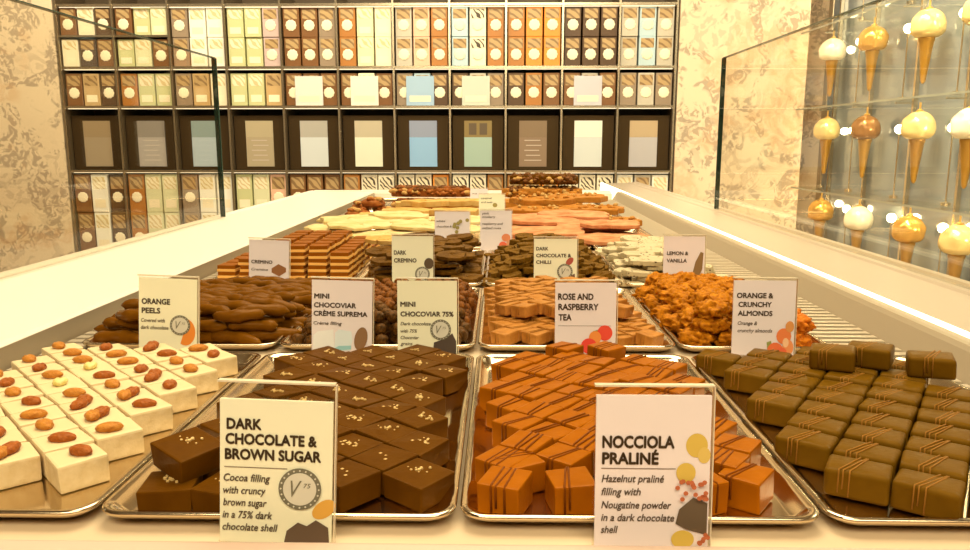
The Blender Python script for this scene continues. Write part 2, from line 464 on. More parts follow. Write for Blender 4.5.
wk = Kind('white_chocolate_square', 'chocolate', [white_variant(s, n) for s, n in enumerate(
    [[PEC1], [PEC1, PEC2], [PEC2], [PEC1], [PEC3], [PEC1], [PEC2], [PEC1, PEC1], [PEC1], [PEC2]])])
cells = [c for c in lattice((WX, WY), 46, -43.5, .0330, .0330)
         if -.452 < c[2] < -.252 + max(0, .02-.0*c[3]) and .440 < c[3] < .742 and not (c[2] > -.262 and c[3] < .50)]
cells = [c for c in cells if c[2] - .0225 > -.449 - .012 and c[2] + .0215 < -.2365 and not (c[3] < WY - .050)]
for c, a, b in by_rows(cells, lambda c: c[0], lambda c: c[3], lambda r: -max(x[0] for x in r)):
    wk.put(rnd.randrange(10), (c[2], c[3], TZ), (0, 0, R(-46 + rnd.uniform(-2, 2))),
           f'white nut-topped square, {ORD[a]} diagonal column from the right, {ORD[b]} from the front', 'white squares with nuts')

# dark squares with sugar
def sugar_mesh(seed, h, n=16):
    bm = bmesh.new(); rn = random.Random(seed); cx, cy = rn.uniform(-.003, .003), rn.uniform(-.003, .003)
    for k in range(n):
        s = rn.uniform(.0004, .0009)
        x, y = cx + rn.gauss(0, .0034), cy + rn.gauss(0, .0022)
        x = max(-.012, min(.012, x)); y = max(-.012, min(.012, y))
        bx(bm, x-s, x+s, y-s, y+s, h-.0003, h+s)
    return mesh_from(bm, 'sugar_crystals', SUGAR)
def dark_variant(seed):
    h = .0165
    return mesh_from(block_bm(.0312, .0312, h, .0012, 2, .0009, seed), 'dark_square', DARK), [('sugar_crystals', sugar_mesh(seed, h, 10 + 3*(seed % 4)))]
dk = Kind('dark_chocolate_square', 'chocolate', [dark_variant(s) for s in range(8)])
cells = [c for c in lattice((-.0502, .4530), 38, -50, .0330, .0330) if c[2]+.0205 < -.0280 and c[2]-.0215 > -.2265 and .436 < c[3] < .738]
cells = [c for c in cells if not (c[2] < -.150 and c[3] < .475)]
for c, a, b in by_rows(cells, lambda c: c[0], lambda c: c[3], lambda r: -max(x[0] for x in r)):
    dk.put(rnd.randrange(8), (c[2], c[3], TZ + rnd.uniform(0, .0012)), (R(rnd.uniform(-2, 2)), R(rnd.uniform(-2, 2)), R(-38 + rnd.uniform(-3, 3))),
           f'sugared dark chocolate square, {ORD[a]} diagonal column from the right, {ORD[b]} from the front', 'dark brown sugar squares')
for (x, y, z, rx, ry, rz), lab in zip([(-.2010, .4385, TZ, 0, 0, 8), (-.1640, .4370, TZ, 0, 0, -14), (-.1930, .4760, TZ+.001, 0, 0, -24),
                                        (-.1960, .4560, TZ+.0180, 4, 8, -35)],
                                       ['loose dark chocolate square at the tray corner beside the white squares',
                                        'loose dark chocolate square tucked behind the brown sugar sign',
                                        'loose dark chocolate square behind the one at the tray corner',
                                        'dark chocolate square lying on top of the loose corner squares']):
    dk.put(rnd.randrange(8), (x, y, z), (R(rx), R(ry), R(rz)), lab, 'dark brown sugar squares')

# milk praline cubes with drizzle
def drizzle_mesh(name, w, d, h, lines, r, m):
    """lines: (x at front, x at back) ; each runs over the top and a little way down the front and back faces"""
    bm = bmesh.new(); e = .0002
    for xa, xb, dn in lines:
        pts = [(xa, -d/2-e, h*dn), (xa, -d/2-e, h-.0012), (xa, -d/2+.0010, h+e), (xa*.7+xb*.3, -d*.2, h+e), (xa*.3+xb*.7, d*.2, h+e), (xb, d/2-.0010, h+e), (xb, d/2+e, h-.0012), (xb, d/2+e, h*.5)]
        tube(bm, pts, r, 5)
    return mesh_from(bm, name, m, smooth=True)
def milk_variant(seed):
    h = .0200; w = .0268; rn = random.Random(seed+50)
    body = mesh_from(block_bm(w, w, h, .0014, 2, .0004, seed), 'milk_cube', MILK)
    x = rn.uniform(-.008, .0); s = rn.uniform(-.004, .008)
    return body, [('drizzle', drizzle_mesh('drizzle', w, w, h, [(x, x+s, .15), (x+.0030, x+.0045+s*.6, .3), (x+.0085, x+.007+s*.3, .1)][:2+(seed % 4 == 0)], .00075, DRIZD))]
mk = Kind('milk_praline_cube', 'chocolate', [milk_variant(s) for s in range(8)])
cells = [c for c in lattice((.0420, .4760), 36, -53, .0283, .0283) if c[2]-.018 > -.0175 and c[2]+.018 < .1790 and .470 < c[3] < .708]
for c, a, b in by_rows(cells, lambda c: c[0], lambda c: c[3], lambda r: -max(x[0] for x in r)):
    mk.put(rnd.randrange(8), (c[2], c[3], TZ + rnd.uniform(0, .0022)), (R(rnd.uniform(-3, 3)), R(rnd.uniform(-3, 3)), R(-36 + rnd.uniform(-5, 5))),
           f'drizzled milk chocolate cube, {ORD[a]} diagonal column from the right, {ORD[b]} from the front', 'milk praline cubes')
for (x, y, z, rz), lab in zip([(.0040, .4390, TZ, -20), (.0440, .4400, TZ, 10), (.1200, .4420, TZ, 25), (.1530, .4500, TZ, -38), (.0120, .4680, TZ, -62), (.064, .7290, TZ+.004, -42), (.104, .7290, TZ+.004, -48)],
                           ['milk chocolate cube at the front left corner of the praline tray',
                            'milk chocolate cube at the tray front, just left of the praline sign',
                            'milk chocolate cube just behind the right part of the praline sign',
                            'milk chocolate cube beside the bare steel at the tray front',
                            'turned milk chocolate cube behind the front left corner cube',
                            'milk chocolate cube at the back of the tray, below the rose sign',
                            'milk chocolate cube at the tray back, below the right end of the rose sign']):
    mk.put(rnd.randrange(8), (x, y, z), (R(rnd.uniform(-2, 2)), R(rnd.uniform(-2, 2)), R(rz)), lab, 'milk praline cubes')

# dark bars with caramel coloured drizzle
def bar_variant(seed):
    h = .0185; L, W = .0372, .0275; rn = random.Random(seed+90)
    body = mesh_from(block_bm(L, W, h, .0036, 3, .0006, seed), 'dark_bar', DARK2)
    for p in body.polygons: p.use_smooth = True
    x = rn.uniform(-.012, -.004)
    return body, [('drizzle', drizzle_mesh('bar_drizzle', L, W, h, [(x, x+.010, .2), (x+.0025, x+.0135, .35), (x+.0062, x+.0145, .1)], .0005, DRIZL))]
bk = Kind('dark_chocolate_bar', 'chocolate', [bar_variant(s) for s in range(8)])
cells = [c for c in lattice((.2085, .4330), 124, 33, .0385, .0340) if c[2]-.020 > .190 and c[2]+.020 < .408 and .426 < c[3] < .742]
for c, a, b in by_rows(cells, lambda c: c[0], lambda c: c[3], lambda r: min(x[0] for x in r)):
    bk.put(rnd.randrange(8), (c[2], c[3], TZ + rnd.uniform(0, .001)), (0, 0, R(-33 + rnd.uniform(-4, 4))),
           f'dark bar with caramel drizzle, {ORD[a]} slanting column from the left, {ORD[b]} from the front', 'dark drizzled bars')
for (x, y), lab in zip([(.300, .676), (.337, .684), (.376, .655)], ['dark drizzled bar lying on top, below the orange almonds picture',
                        'dark drizzled bar lying on top at the back beside the grille', 'dark drizzled bar lying on top near the right tray edge']):
    bk.put(rnd.randrange(8), (x, y, TZ+.0192), (R(2), R(-2), R(-33 + rnd.uniform(-10, 10))), lab, 'dark drizzled bars')

# ------------------------------------------------------------------ second row: heaps
def pile(x0, x1, y0, y1, dx, dy, dz, layers, inset, jit=.25, sd=0, z0=TZ):
    rn = random.Random(sd); out = []
    for k in range(layers):
        ax, bx_, ay, by = x0+inset*k, x1-inset*k, y0+inset*k*.8, y1-inset*k*.8
        nx, ny = max(1, int((bx_-ax)/dx)), max(1, int((by-ay)/dy))
        for i in range(nx):
            for j in range(ny):
                out.append((ax+(i+.5+(.25 if (j+k) % 2 else -.25)*.8)*(bx_-ax)/nx + rn.uniform(-jit, jit)*dx*.4,
                            ay+(j+.5)*(by-ay)/ny + rn.uniform(-jit, jit)*dy*.4, z0+k*dz + rn.uniform(0, .1)*dz, k))
    return out

def stick_variant(seed):
    rn = random.Random(seed); L = rn.uniform(.050, .068); n = 15; bend = rn.uniform(-.009, .009)
    pts, rad = [], []
    for i in range(n):
        t = i/(n-1); s = 2*t-1
        pts.append((s*L/2, bend*(1-s*s), .0066 + .001*math.sin(t*5+seed)))
        e = math.sqrt(max(.02, 1-abs(s)**5))
        rad.append(.0074*e*(1+.13*math.sin(t*13+seed*2)))
    bm = bmesh.new(); tube(bm, pts, 0, 12, rad, flat=.92)
    return mesh_from(bm, 'peel_stick', PEEL, smooth=True), []
pk = Kind('orange_peel_stick', 'chocolate', [stick_variant(s) for s in range(7)])
k_ = 0
for x, y, z, k in pile(-.442, -.240, .802, 1.105, .055, .0170, .0125, 3, .008, .5, 5):
    if k == 2 and y > .93: continue
    pk.put(k_, (x, y, z), (0, R(rnd.uniform(-5, 5)), R(rnd.uniform(-24, 24))),
           'glossy chocolate-coated orange peel stick heaped in the tray behind the orange peels sign', 'orange peel sticks'); k_ += 1

def ball_variant(seed, m):
    bm = lump_bm(.0072, .0072, .0070, .22, 3.2, seed, 3, .95)
    return mesh_from(bm, 'nib_ball', m, smooth=True), []
bd = Kind('nib_coated_ball', 'chocolate', [ball_variant(s, BALLD) for s in range(4)])
br = Kind('nib_coated_ball', 'chocolate', [ball_variant(s, BALLR) for s in range(4)])
for n_, (x, y, z, k) in enumerate(pile(-.224, -.036, .802, 1.105, .0152, .0170, .0110, 3, .010, .6, 9)):
    if (k == 0 and -.205 < x < -.05 and .83 < y < 1.08) or (k == 2 and y > .95): continue
    if y < .90 + .02*math.sin(x*60):
        bd.put(n_, (x, y, z), (0, 0, rnd.uniform(0, 6)), 'small blackish nib-coated chocolate ball in the heap between the two chocoviar signs', 'dark chocoviar balls')
    else:
        br.put(n_, (x, y, z), (0, 0, rnd.uniform(0, 6)), 'small reddish-brown nib-coated chocolate ball in the heap behind the two chocoviar signs', 'reddish chocoviar balls')

def rose_variant(seed):
    h = .0135; w = .0225
    return mesh_from(block_bm(w, w, h, .0018, 2, .0010, seed), 'rose_diamond', ROSEM), [('drizzle', drizzle_mesh('rose_drizzle', w, w, h, [(-.003, .003, .2), (.001, .006, .2)], .0004, DRIZL))]
rk = Kind('rose_raspberry_diamond', 'chocolate', [rose_variant(s) for s in range(6)])
for n_, (i, j, x, y) in enumerate(c for c in lattice((.075, .83), 42, -48, .0245, .0245) if -.010 < c[2] < .165 and .812 < c[3] < 1.10):
    rk.put(n_, (x, y, TZ + rnd.uniform(0, .002)), (R(rnd.uniform(-5, 5)), R(rnd.uniform(-5, 5)), R(-42 + rnd.uniform(-6, 6))),
           'light brown chocolate diamond in the tray behind the rose and raspberry tea sign', 'rose and raspberry diamonds')
for n_, (i, j, x, y) in enumerate(c for c in lattice((.085, .90), 44, -46, .0262, .0262) if .006 < c[2] < .152 and .865 < c[3] < 1.08):
    rk.put(n_+3, (x, y, TZ + .0165 + rnd.uniform(0, .002)), (R(rnd.uniform(-6, 6)), R(rnd.uniform(-6, 6)), R(-42 + rnd.uniform(-12, 12))),
           'light brown chocolate diamond stacked in the upper layer behind the rose tea sign', 'upper rose and raspberry diamonds')

def alm_variant(seed, m):
    return mesh_from(lump_bm(.021, .016, .0105, .42, 2.6, seed+20, 4, .8), 'almond_cluster', m, smooth=True), []
ak = Kind('almond_cluster', 'chocolate', [alm_variant(s, ALM) for s in range(6)])
ao = Kind('orange_almond_cluster', 'chocolate', [alm_variant(s+9, ALMO) for s in range(3)])
for n_, (x, y, z, k) in enumerate(pile(.200, .338, .802, 1.105, .037, .029, .0145, 3, .008, .5, 12)):
    if k == 2 and y > .90: continue
    if x > .296 and y < .90:
        ao.put(n_, (x, y, z), (0, 0, rnd.uniform(0, 6)), 'orange-coloured almond cluster heaped right of the orange and crunchy almonds sign', 'orange almond clusters')
    else:
        ak.put(n_, (x, y, z), (0, 0, rnd.uniform(0, 6)), 'rocky brown almond cluster heaped behind the orange and crunchy almonds sign', 'brown almond clusters')

for n_, (x, y, z) in enumerate([(.318, .812, TZ), (.331, .845, TZ), (.322, .828, TZ+.0145), (.330, .880, TZ+.004), (.334, .862, TZ+.0145)]):
    ao.put(n_, (x, y, z), (0, 0, n_*1.3), 'orange-coloured almond cluster heaped right of the orange and crunchy almonds sign', 'orange almond clusters', (.8, .8, .9))

# ------------------------------------------------------------------ third row
def crem_variant(seed):
    w, h = .0290, .0098; bm = bmesh.new()
    bx(bm, -w/2, w/2, -w/2, w/2, 0, h*.42, 1); bx(bm, -w/2+.0006, w/2-.0006, -w/2+.0006, w/2-.0006, h*.42, h, 0)
    return mesh_from(bm, 'cremino_tile', CREMB, CREML), []
ck = Kind('cremino_tile', 'chocolate', [crem_variant(0)])
for i in range(6):
    top_n = [3, 4, 6, 6, 6, 5][i]
    for j in range(9):
        ox, oy = rnd.uniform(-.0015, .0015), rnd.uniform(-.002, .002)
        for k in range(top_n if j < 6 else 3):
            ck.put(0, (-.425 + i*.0355 + ox + rnd.uniform(-.001, .001), 1.182 + j*.037 + oy + .0022*k, TZ + k*.0100), (0, 0, R(rnd.uniform(-5, 5))),
                   'thin two-tone cremino tile in the stacks behind the small cremino sign', 'layered cremino tiles')
def flake_variant(seed, m, w=.05, d=.034, h=.0055, side=None):
    return mesh_from(slab_bm(w, d, h, seed, 20, .13, .004), m.name + '_slab', m, side or m), []
fk = Kind('dark_flake_slab', 'chocolate', [flake_variant(s, FLAKE) for s in range(5)] )
for n_, (x, y, z, k) in enumerate(pile(-.226, -.034, 1.165, 1.498, .062, .040, .0078, 6, .006, .8, 21)):
    fk.put(n_, (x, y, z), (R(rnd.uniform(-3, 10)), R(rnd.uniform(-4, 4)), R(rnd.uniform(-30, 30))),
           'thin dark broken chocolate slab piled behind the dark cremino sign', 'dark cremino slabs')
cam_k = Kind('caramel_wrapped_piece', 'chocolate', [flake_variant(33, TANBARK, .045, .03, .007)])
for (x, y, rz), lab in zip([(-.205, 1.30, 12), (-.188, 1.275, -32)], ['golden tan piece on the dark slabs, beside the cremino cubes', 'smaller golden tan piece lying across the dark slabs']):
    cam_k.put(0, (x, y, TZ+.052), (R(8), 0, R(rz)), lab, None, (1, 1, 1) if rz > 0 else (.8, .7, 1))
qk = Kind('chilli_piece', 'chocolate', [(mesh_from(slab_bm(.034, .028, .0072, s+300, 14, .14, .004), 'chilli_piece', CHILM, CHILM), []) for s in range(5)])
for n_, (x, y, z, k) in enumerate(pile(-.016, .178, 1.166, 1.495, .031, .030, .0080, 6, .011, .8, 31)):
    qk.put(n_, (x, y, z), (R(rnd.uniform(-4, 14)), R(rnd.uniform(-8, 8)), R(rnd.uniform(-60, 60))),
           'matt dark rough chilli chocolate piece piled behind the dark chocolate and chilli sign', 'dark chilli squares')
lk = Kind('lemon_bark_slab', 'chocolate', [flake_variant(s+60, LEMB, .052, .036, .0058) for s in range(5)])
for n_, (x, y, z, k) in enumerate(pile(.192, .345, 1.160, 1.500, .050, .037, .0075, 5, .005, .6, 41)):
    lk.put(n_, (x, y, z), (R(rnd.uniform(-3, 9)), R(rnd.uniform(-3, 3)), R(rnd.uniform(-16, 16))),
           'white bark slab with dark specks piled behind the lemon and vanilla sign', 'lemon bark slabs')

# ------------------------------------------------------------------ far rows
wb = Kind('pale_chocolate_sheet', 'chocolate', [flake_variant(s+80, WBARK, .13, .085, .0065, TANBARK) for s in range(4)])
P = ['beside the white rail', 'second from the white rail', 'near the counter centre']
for j in range(5):
    for i in range(3):
        wb.put(i+j, (-.375 + i*.128 + (.02 if j % 2 else 0), 1.605 + j*.066, TZ + .0115 + .011*((i+j) % 2) + j*.004), (R(5), R(rnd.uniform(-3, 3)), R(rnd.uniform(-20, 20))),
               f'pale yellow chocolate sheet, {ORD[j]} row behind the cremino signs, {P[i]}', 'pale chocolate sheets')
for n_, (x, y, z, rz, lab) in enumerate([(-.30, 1.66, TZ+.0375, 20, 'pale yellow sheet lying on top of the sheets beside the rail'),
                                         (-.17, 1.64, TZ+.0375, -15, 'pale yellow sheet lying on top, behind the dark cremino sign')]):
    wb.put(n_, (x, y, z), (R(4), 0, R(rz)), lab, 'pale chocolate sheets')
tk = Kind('tan_bark_block', 'chocolate', [flake_variant(s+100, TANBARK, .13, .06, .016, CARAB) for s in range(3)])
wb2 = [(-.30, 2.01, 0, 'tan bark block in the left pile, lowest beside the rail'), (-.16, 2.00, 0, 'tan bark block lowest in the pile, near the row of nut cards'),
       (-.25, 2.06, 1, 'tan bark block in the middle of the left pile'), (-.12, 2.06, 1, 'tan bark block in the pile, second layer near the centre'),
       (-.20, 2.12, 2, 'tan bark block on top of the left pile'), (-.10, 2.14, 2, 'tan bark block on top of the pile near the centre'),
       (-.33, 2.14, 0, 'low tan bark block at the back beside the red nut cluster'), (-.10, 2.25, 1, 'tan bark block in front of the dark nut log, near the centre'), (-.24, 2.25, 1, 'tan bark block in front of the dark nut log, near the rail')]
for n_, (x, y, k, lab) in enumerate(wb2):
    tk.put(n_, (x, y, TZ + .005 + k*.0190 + (.006 if n_ > 6 else 0)), (R(3), 0, R(rnd.uniform(-12, 12))), lab, 'tan bark blocks')

pkb = Kind('pink_bark_slab', 'chocolate', [flake_variant(s+120, PINK, .165, .085, .0080, PINKD) for s in range(4)])
n_ = 0
for j in range(5):
    for i in range(2):
        pkb.put(n_, (.088 + i*.158 + (.015 if j % 2 else 0) - .016*j*i, 1.610 + j*.064, TZ + .004 + .0085*((i + j) % 2) + .0068*j), (R(6), R(rnd.uniform(-2, 2)), R(rnd.uniform(-9, 9))),
                f'pink bark slab, {ORD[j]} row behind the chilli sign, {"near the lit rail" if i else "near the counter centre"}', 'pink bark slabs'); n_ += 1
pkb.put(1, (.245, 1.69, TZ+.036), (R(4), 0, R(-6)), 'pink bark slab lying on top of the others, near the lit rail', 'pink bark slabs', (.75, .9, 1))
def nut_top(seed, w, d, h, n, mats, r=.007, arch=False):
    """nuts pressed into the top of a slab, or (arch) all over the top and flanks of a log"""
    bm = bmesh.new(); rn = random.Random(seed)
    for k in range(n):
        x, y = rn.uniform(-w/2, w/2)*.9, rn.uniform(-d/2, d/2)*.85; s = rn.uniform(.7, 1.25)*r; z = h + s*.35; mi = rn.randrange(len(mats))
        if arch:
            a = rn.uniform(R(-8), R(188)); y = math.cos(a)*d*.47; z = max(s*.6, h*.42 + math.sin(a)*h*.72)
            x = rn.uniform(-w/2, w/2)*(.96 - .1*abs(math.sin(a)))
            mi = rn.choice((0, 0, 0, 1)) if math.sin(a) > .6 else rn.choice((2, 2, 3))
        t = bmesh.new(); bmesh.ops.create_icosphere(t, subdivisions=2, radius=1)
        M = Matrix.Translation((x, y, z)) @ Matrix.Rotation(rn.uniform(0, 3), 4, 'Z') @ Matrix.Diagonal((s*1.35, s*.85, s*.75, 1))
        vm = {v: bm.verts.new(M @ v.co) for v in t.verts}
        for f in t.faces: bm.faces.new([vm[v] for v in f.verts]).material_index = mi
        t.free()
    return mesh_from(bm, 'nut_crust', *mats, smooth=True)
ckb = Kind('caramel_nut_bark', 'chocolate', [(flake_variant(s+140, CARAB, .17, .09, .015)[0], [('nut_crust', nut_top(s, .16, .08, .015, 14, [CARAB, NUTL], .005))]) for s in range(3)])
for n_, (x, y, k, lab) in enumerate([(.085, 1.98, 0, 'caramel nut bark slab in the lowest layer, nearer the centre'), (.275, 1.985, 0, 'caramel nut bark slab in the lowest layer, beside the lit rail'),
        (.10, 2.055, 1, 'caramel nut bark slab in the second layer, nearer the centre'), (.25, 2.10, 1, 'caramel nut bark slab in the second layer, beside the lit rail'),
        (.12, 2.15, 2, 'caramel nut bark slab in the third layer'), (.22, 2.24, 2, 'thin caramel slab sticking out toward the lit rail'), (.09, 2.33, 1, 'caramel nut bark slab just before the dark nut logs')]):
    ckb.put(n_, (x, y, TZ + .007 + k*.0210), (R(4), 0, R(rnd.uniform(-8, 8))), lab, 'caramel nut bark slabs')
def log_variant(seed, L, m, tm):
    return mesh_from(slab_bm(L, .07, .028, seed+160, 18, .06, .004), 'nut_log', m, m), [('nut_crust', nut_top(seed+5, L, .072, .026, 150, tm, .0090, True))]
ngk = Kind('nut_log', 'chocolate', [log_variant(0, .26, NUTR, [NUTD, NUTR, NUTR, NUTL]), log_variant(1, .25, CARAB, [NUTD, NUTL, CARAB, NUTL]), log_variant(2, .22, DARK, [NUTD, DARK, NUTD, NUTL])])
ngk.put(0, (-.215, 2.47, TZ+.003), (0, 0, R(3)), 'long nut log at the far end, lower one on the left', 'nut logs')
ngk.put(0, (-.225, 2.51, TZ+.042), (0, 0, R(-2)), 'long dark nut log at the far end, upper one on the left', 'nut logs')
ngk.put(1, (.135, 2.47, TZ+.003), (0, 0, R(-2)), 'caramel nut log at the far end, lowest of the pile on the right', 'nut logs')
ngk.put(1, (.135, 2.49, TZ+.042), (0, 0, R(3)), 'nut log with pale nuts, middle of the pile on the right', 'nut logs')
ngk.put(2, (.140, 2.51, TZ+.082), (0, 0, R(-3)), 'dark nut log on top of the far right pile', 'nut logs')
rnk = Kind('red_nut_cluster', 'chocolate', [(mesh_from(lump_bm(.035, .03, .016, .25, 2.4, 77, 3), 'nut_cluster', NUTR, smooth=True), [('nut_crust', nut_top(9, .055, .05, .020, 16, [NUTR, NUTL], .007))])])
for (x, y, z, rz, lab) in [(-.415, 2.24, TZ, 0, 'red nut cluster beside the white rail, nearest of the pile'), (-.350, 2.30, TZ, 50, 'red nut cluster between the rail and the dark nut log'),
                           (-.420, 2.34, TZ+.012, 120, 'red nut cluster beside the white rail, furthest back'), (-.378, 2.29, TZ+.028, 200, 'red nut cluster on top of the small pile by the rail')]:
    rnk.put(0, (x, y, z), (0, 0, R(rz)), lab, 'red nut clusters')

# ------------------------------------------------------------------ price cards
def text_mesh(s, u0, u1, vb, cap, W, H, m, bold=.0, shear=0.0, y=-.0021):
    """one printed line: u0..u1 across the card, baseline vb and cap height as fractions of the card height"""
    c = bpy.data.curves.new('txt', 'FONT'); c.body = s; c.size = 1; c.shear = shear; c.resolution_u = 3
    o = bpy.data.objects.new('txt', c); COL.objects.link(o)
    dg = bpy.context.evaluated_depsgraph_get()
    me = bpy.data.meshes.new_from_object(o.evaluated_get(dg))
    bpy.data.objects.remove(o); bpy.data.curves.remove(c)
    if bold:                                   # heavier strokes: the outline laid over itself with small shifts
        bm = bmesh.new()
        for k in range(9):
            n0 = len(bm.verts); bm.from_mesh(me); bm.verts.ensure_lookup_table()
            dx, dy = (0, 0) if k == 8 else (bold*math.cos(k*math.pi/4), bold*math.sin(k*math.pi/4))
            for v in bm.verts[n0:]: v.co.x += dx; v.co.y += dy
        bm.to_mesh(me); bm.free()
    xs = [v.co.x for v in me.vertices]; a, b = min(xs), max(xs)
    sx = (u1-u0)*W/(b-a); sy = cap*H/.70
    for v in me.vertices:
        v.co = Vector(((u0-.5)*W + (v.co.x-a)*sx, y, (1-vb)*H + v.co.y*sy))
    me.materials.clear(); me.materials.append(m)
    return me
def join(name, meshes):
    bm = bmesh.new()
    for me in meshes: bm.from_mesh(me)
    out = mesh_from(bm, name, meshes[0].materials[0])
    for me in meshes: bpy.data.meshes.remove(me)
    return out
def flat_poly(name, pts, W, H, m, y, th=.0002):
    bm = bmesh.new()
    P_ = [((u-.5)*W, (1-v)*H) for u, v in pts]
    a = [bm.verts.new((x, y, z)) for x, z in P_]; b = [bm.verts.new((x, y+th, z)) for x, z in P_]
    n = len(P_); bm.faces.new(a); bm.faces.new(b[::-1])
    for i in range(n): bm.faces.new((a[i], b[i], b[(i+1) % n], a[(i+1) % n]))
    bmesh.ops.recalc_face_normals(bm, faces=bm.faces)
    return mesh_from(bm, name, m)
def ell(cu, cv, ru, rv, n=24, a0=0, a1=360, tilt=0):
    out = []
    for k in range(n + (a1-a0 < 360)):
        a = R(a0 + (a1-a0)*k/n); x, y_ = ru*math.cos(a), rv*math.sin(a); t = R(tilt)
        out.append((cu + x*math.cos(t) - y_*math.sin(t), cv + x*math.sin(t) + y_*math.cos(t)))
    return out
PRINTC = {}
def pm(name, c):
    return mat('print_' + name, c, .55)
def sign(x, y, W, H, label, paper, head, body=(), ring=None, pics=(), rz=0, roll=0, back=4, z=.8968, rule=None, gap=.0):
    """head/body lines: (text, u0, u1, v baseline, cap height)"""
    s = link('price_card', None, None, (x, y, z), (R(-back), R(roll), R(rz)))
    tag(s, label, 'sign', 'product cards on the trays')
    bm = bmesh.new(); t = .0012
    bx(bm, -W/2-.001, W/2+.001, .0006, .0006+t, 0, H+.002)           # back sheet
    bx(bm, -W/2-.001, W/2+.001, -.0028, .0006, 0, .0012)             # foot
    dv = -.030 if H > .085 else -.045 if y < 1 else -.02
    head = [(a, b, c, d + dv, e) for a, b, c, d, e in head]; body = [(a, b, c, d + dv, e) for a, b, c, d, e in body]
    dp = dv*.7 if y < 1 else -.05
    if H < .085:
        pics = [(a, [(u, min(v + dp, .999)) for u, v in b], c) for a, b, c in pics]
        if ring: ring = (ring[0], ring[1] + dp, ring[2])
    holder = link('acrylic_holder', mesh_from(bm, 'acrylic_holder', ACRYL), s)
    bm = bmesh.new(); bx(bm, -W/2-.001, W/2+.001, -.0030, .0018, H+.0021, H+.0031)
    bx(bm, W/2+.0011, W/2+.0017, -.0022, .0018, 0, H+.002)
    link('holder_edge', mesh_from(bm, 'holder_edge', ACRE), s)
    bm = bmesh.new(); bx(bm, -W/2, W/2, -.0016, .0004, .0013, H-gap)
    card = link('card', mesh_from(bm, 'card', paper), s)
    if head: link('heading', join('heading', [text_mesh(*l, W, H, INK, bold=.040 if H > .085 else .034) for l in head]), card)
    if body: link('printed_text', join('printed_text', [text_mesh(*l, W, H, INKS, bold=.016 if H > .085 else .014, shear=.22) for l in body]), card)
    if rule:
        rule = (rule[0], rule[1], rule[2] + dv)
        link('rule', flat_poly('rule', [(rule[0], rule[2]), (rule[1], rule[2]), (rule[1], rule[2]+.004), (rule[0], rule[2]+.004)], W, H, INKS, -.0020), card)
    for k, (nm, pts, c) in enumerate(pics):
        link(nm, flat_poly(nm, pts, W, H, pm(nm + '_' + '_'.join(f'{int(q*100)}' for q in c), c), -.0019 - .00015*k, .0001), card)
    if ring:
        cu, cv, r = ring; rv = r*W/H; y0 = -.0019 - .00015*len(pics) - .0002
        disc = link('emblem', flat_poly('emblem', ell(cu, cv, r, rv, 36), W, H, INKG, y0), card)
        meshes = [flat_poly('e', ell(cu, cv, r*.78, rv*.78, 36), W, H, RINGC, y0-.0003)]
        link('emblem_centre', join('emblem_centre', meshes), card)
        bmx = [text_mesh('V', cu-r*.42, cu+r*.10, cv+rv*.36, rv*.80, W, H, INKG, 0, .35, y0-.0006),
               text_mesh('75', cu+r*.18, cu+r*.52, cv-rv*.08, rv*.22, W, H, INKG, 0, .2, y0-.0006)]
        link('emblem_letter', join('emblem_letter', bmx), card)
        dots = []
        for k in range(20):
            a = 2*math.pi*k/20
            dots.append(flat_poly('d', ell(cu + r*.89*math.cos(a), cv + rv*.89*math.sin(a), r*.045, rv*.045, 6), W, H, RINGC, y0-.0003))
        link('emblem_dots', join('emblem_dots', dots), card)
    return s

sign(-.1248, .3975, .0625, .0905, 'dark chocolate and brown sugar card standing before the dark squares', PAPERY,
     [('DARK', .06, .37, .296, .064), ('CHOCOLATE &', .05, .86, .390, .064), ('BROWN SUGAR', .045, .90, .486, .064)],
     [('Cocoa filling', .035, .45, .625, .046), ('with cruncy', .03, .41, .705, .046), ('brown sugar', .03, .42, .782, .046),
      ('in a 75% dark', .025, .47, .860, .046), ('chocolate shell', .025, .52, .938, .046)],
     ring=(.715, .630, .190),
     pics=[('orange_picture', ell(.93, .755, .11, .055, 20, tilt=-20), (.72, .38, .06)),
           ('chocolate_picture', [(.57, .999), (.60, .90), (.70, .845), (.78, .865), (.86, .825), (.97, .87), (.985, .999)], (.12, .075, .045))],
     roll=2, gap=.0075, rule=(.04, .60, .535))
nocc = [('banana_slice_picture', ell(.88, .34, .095, .075), (.66, .46, .08)), ('banana_slice_picture', ell(.945, .40, .055, .05), (.7, .5, .12)),
        ('banana_slice_picture', ell(.79, .51, .085, .062), (.66, .46, .08)), ('chocolate_picture', [(.71, .83), (.74, .74), (.86, .665), (.985, .70), (.985, .90), (.80, .865)], (.12, .08, .045)),
        ('banana_slice_picture', ell(.775, .93, .10, .058), (.66, .46, .08))]
rp = random.Random(4)
for k in range(26):
    cu, cv = rp.uniform(.70, .98), rp.uniform(.55, .68)
    if k > 19: cu, cv = rp.uniform(.88, .98), rp.uniform(.88, .98)
    nocc.append(('crumb_picture', ell(cu, cv, .022, .015, 7), (.50, .13, .045)))
sign(.0842, .3975, .0625, .0900, 'nocciola praline card standing before the milk chocolate cubes', PAPERP,
     [('NOCCIOLA', .055, .685, .385, .072), ('PRALINÉ', .055, .55, .487, .070)],
     [('Hazelnut praliné', .055, .60, .602, .046), ('filling with', .055, .40, .684, .046), ('Nougatine powder', .055, .67, .768, .046),
      ('in a dark chocolate', .055, .70, .848, .046), ('shell', .055, .205, .925, .046)], pics=nocc, gap=.003, rule=(.05, .70, .515))
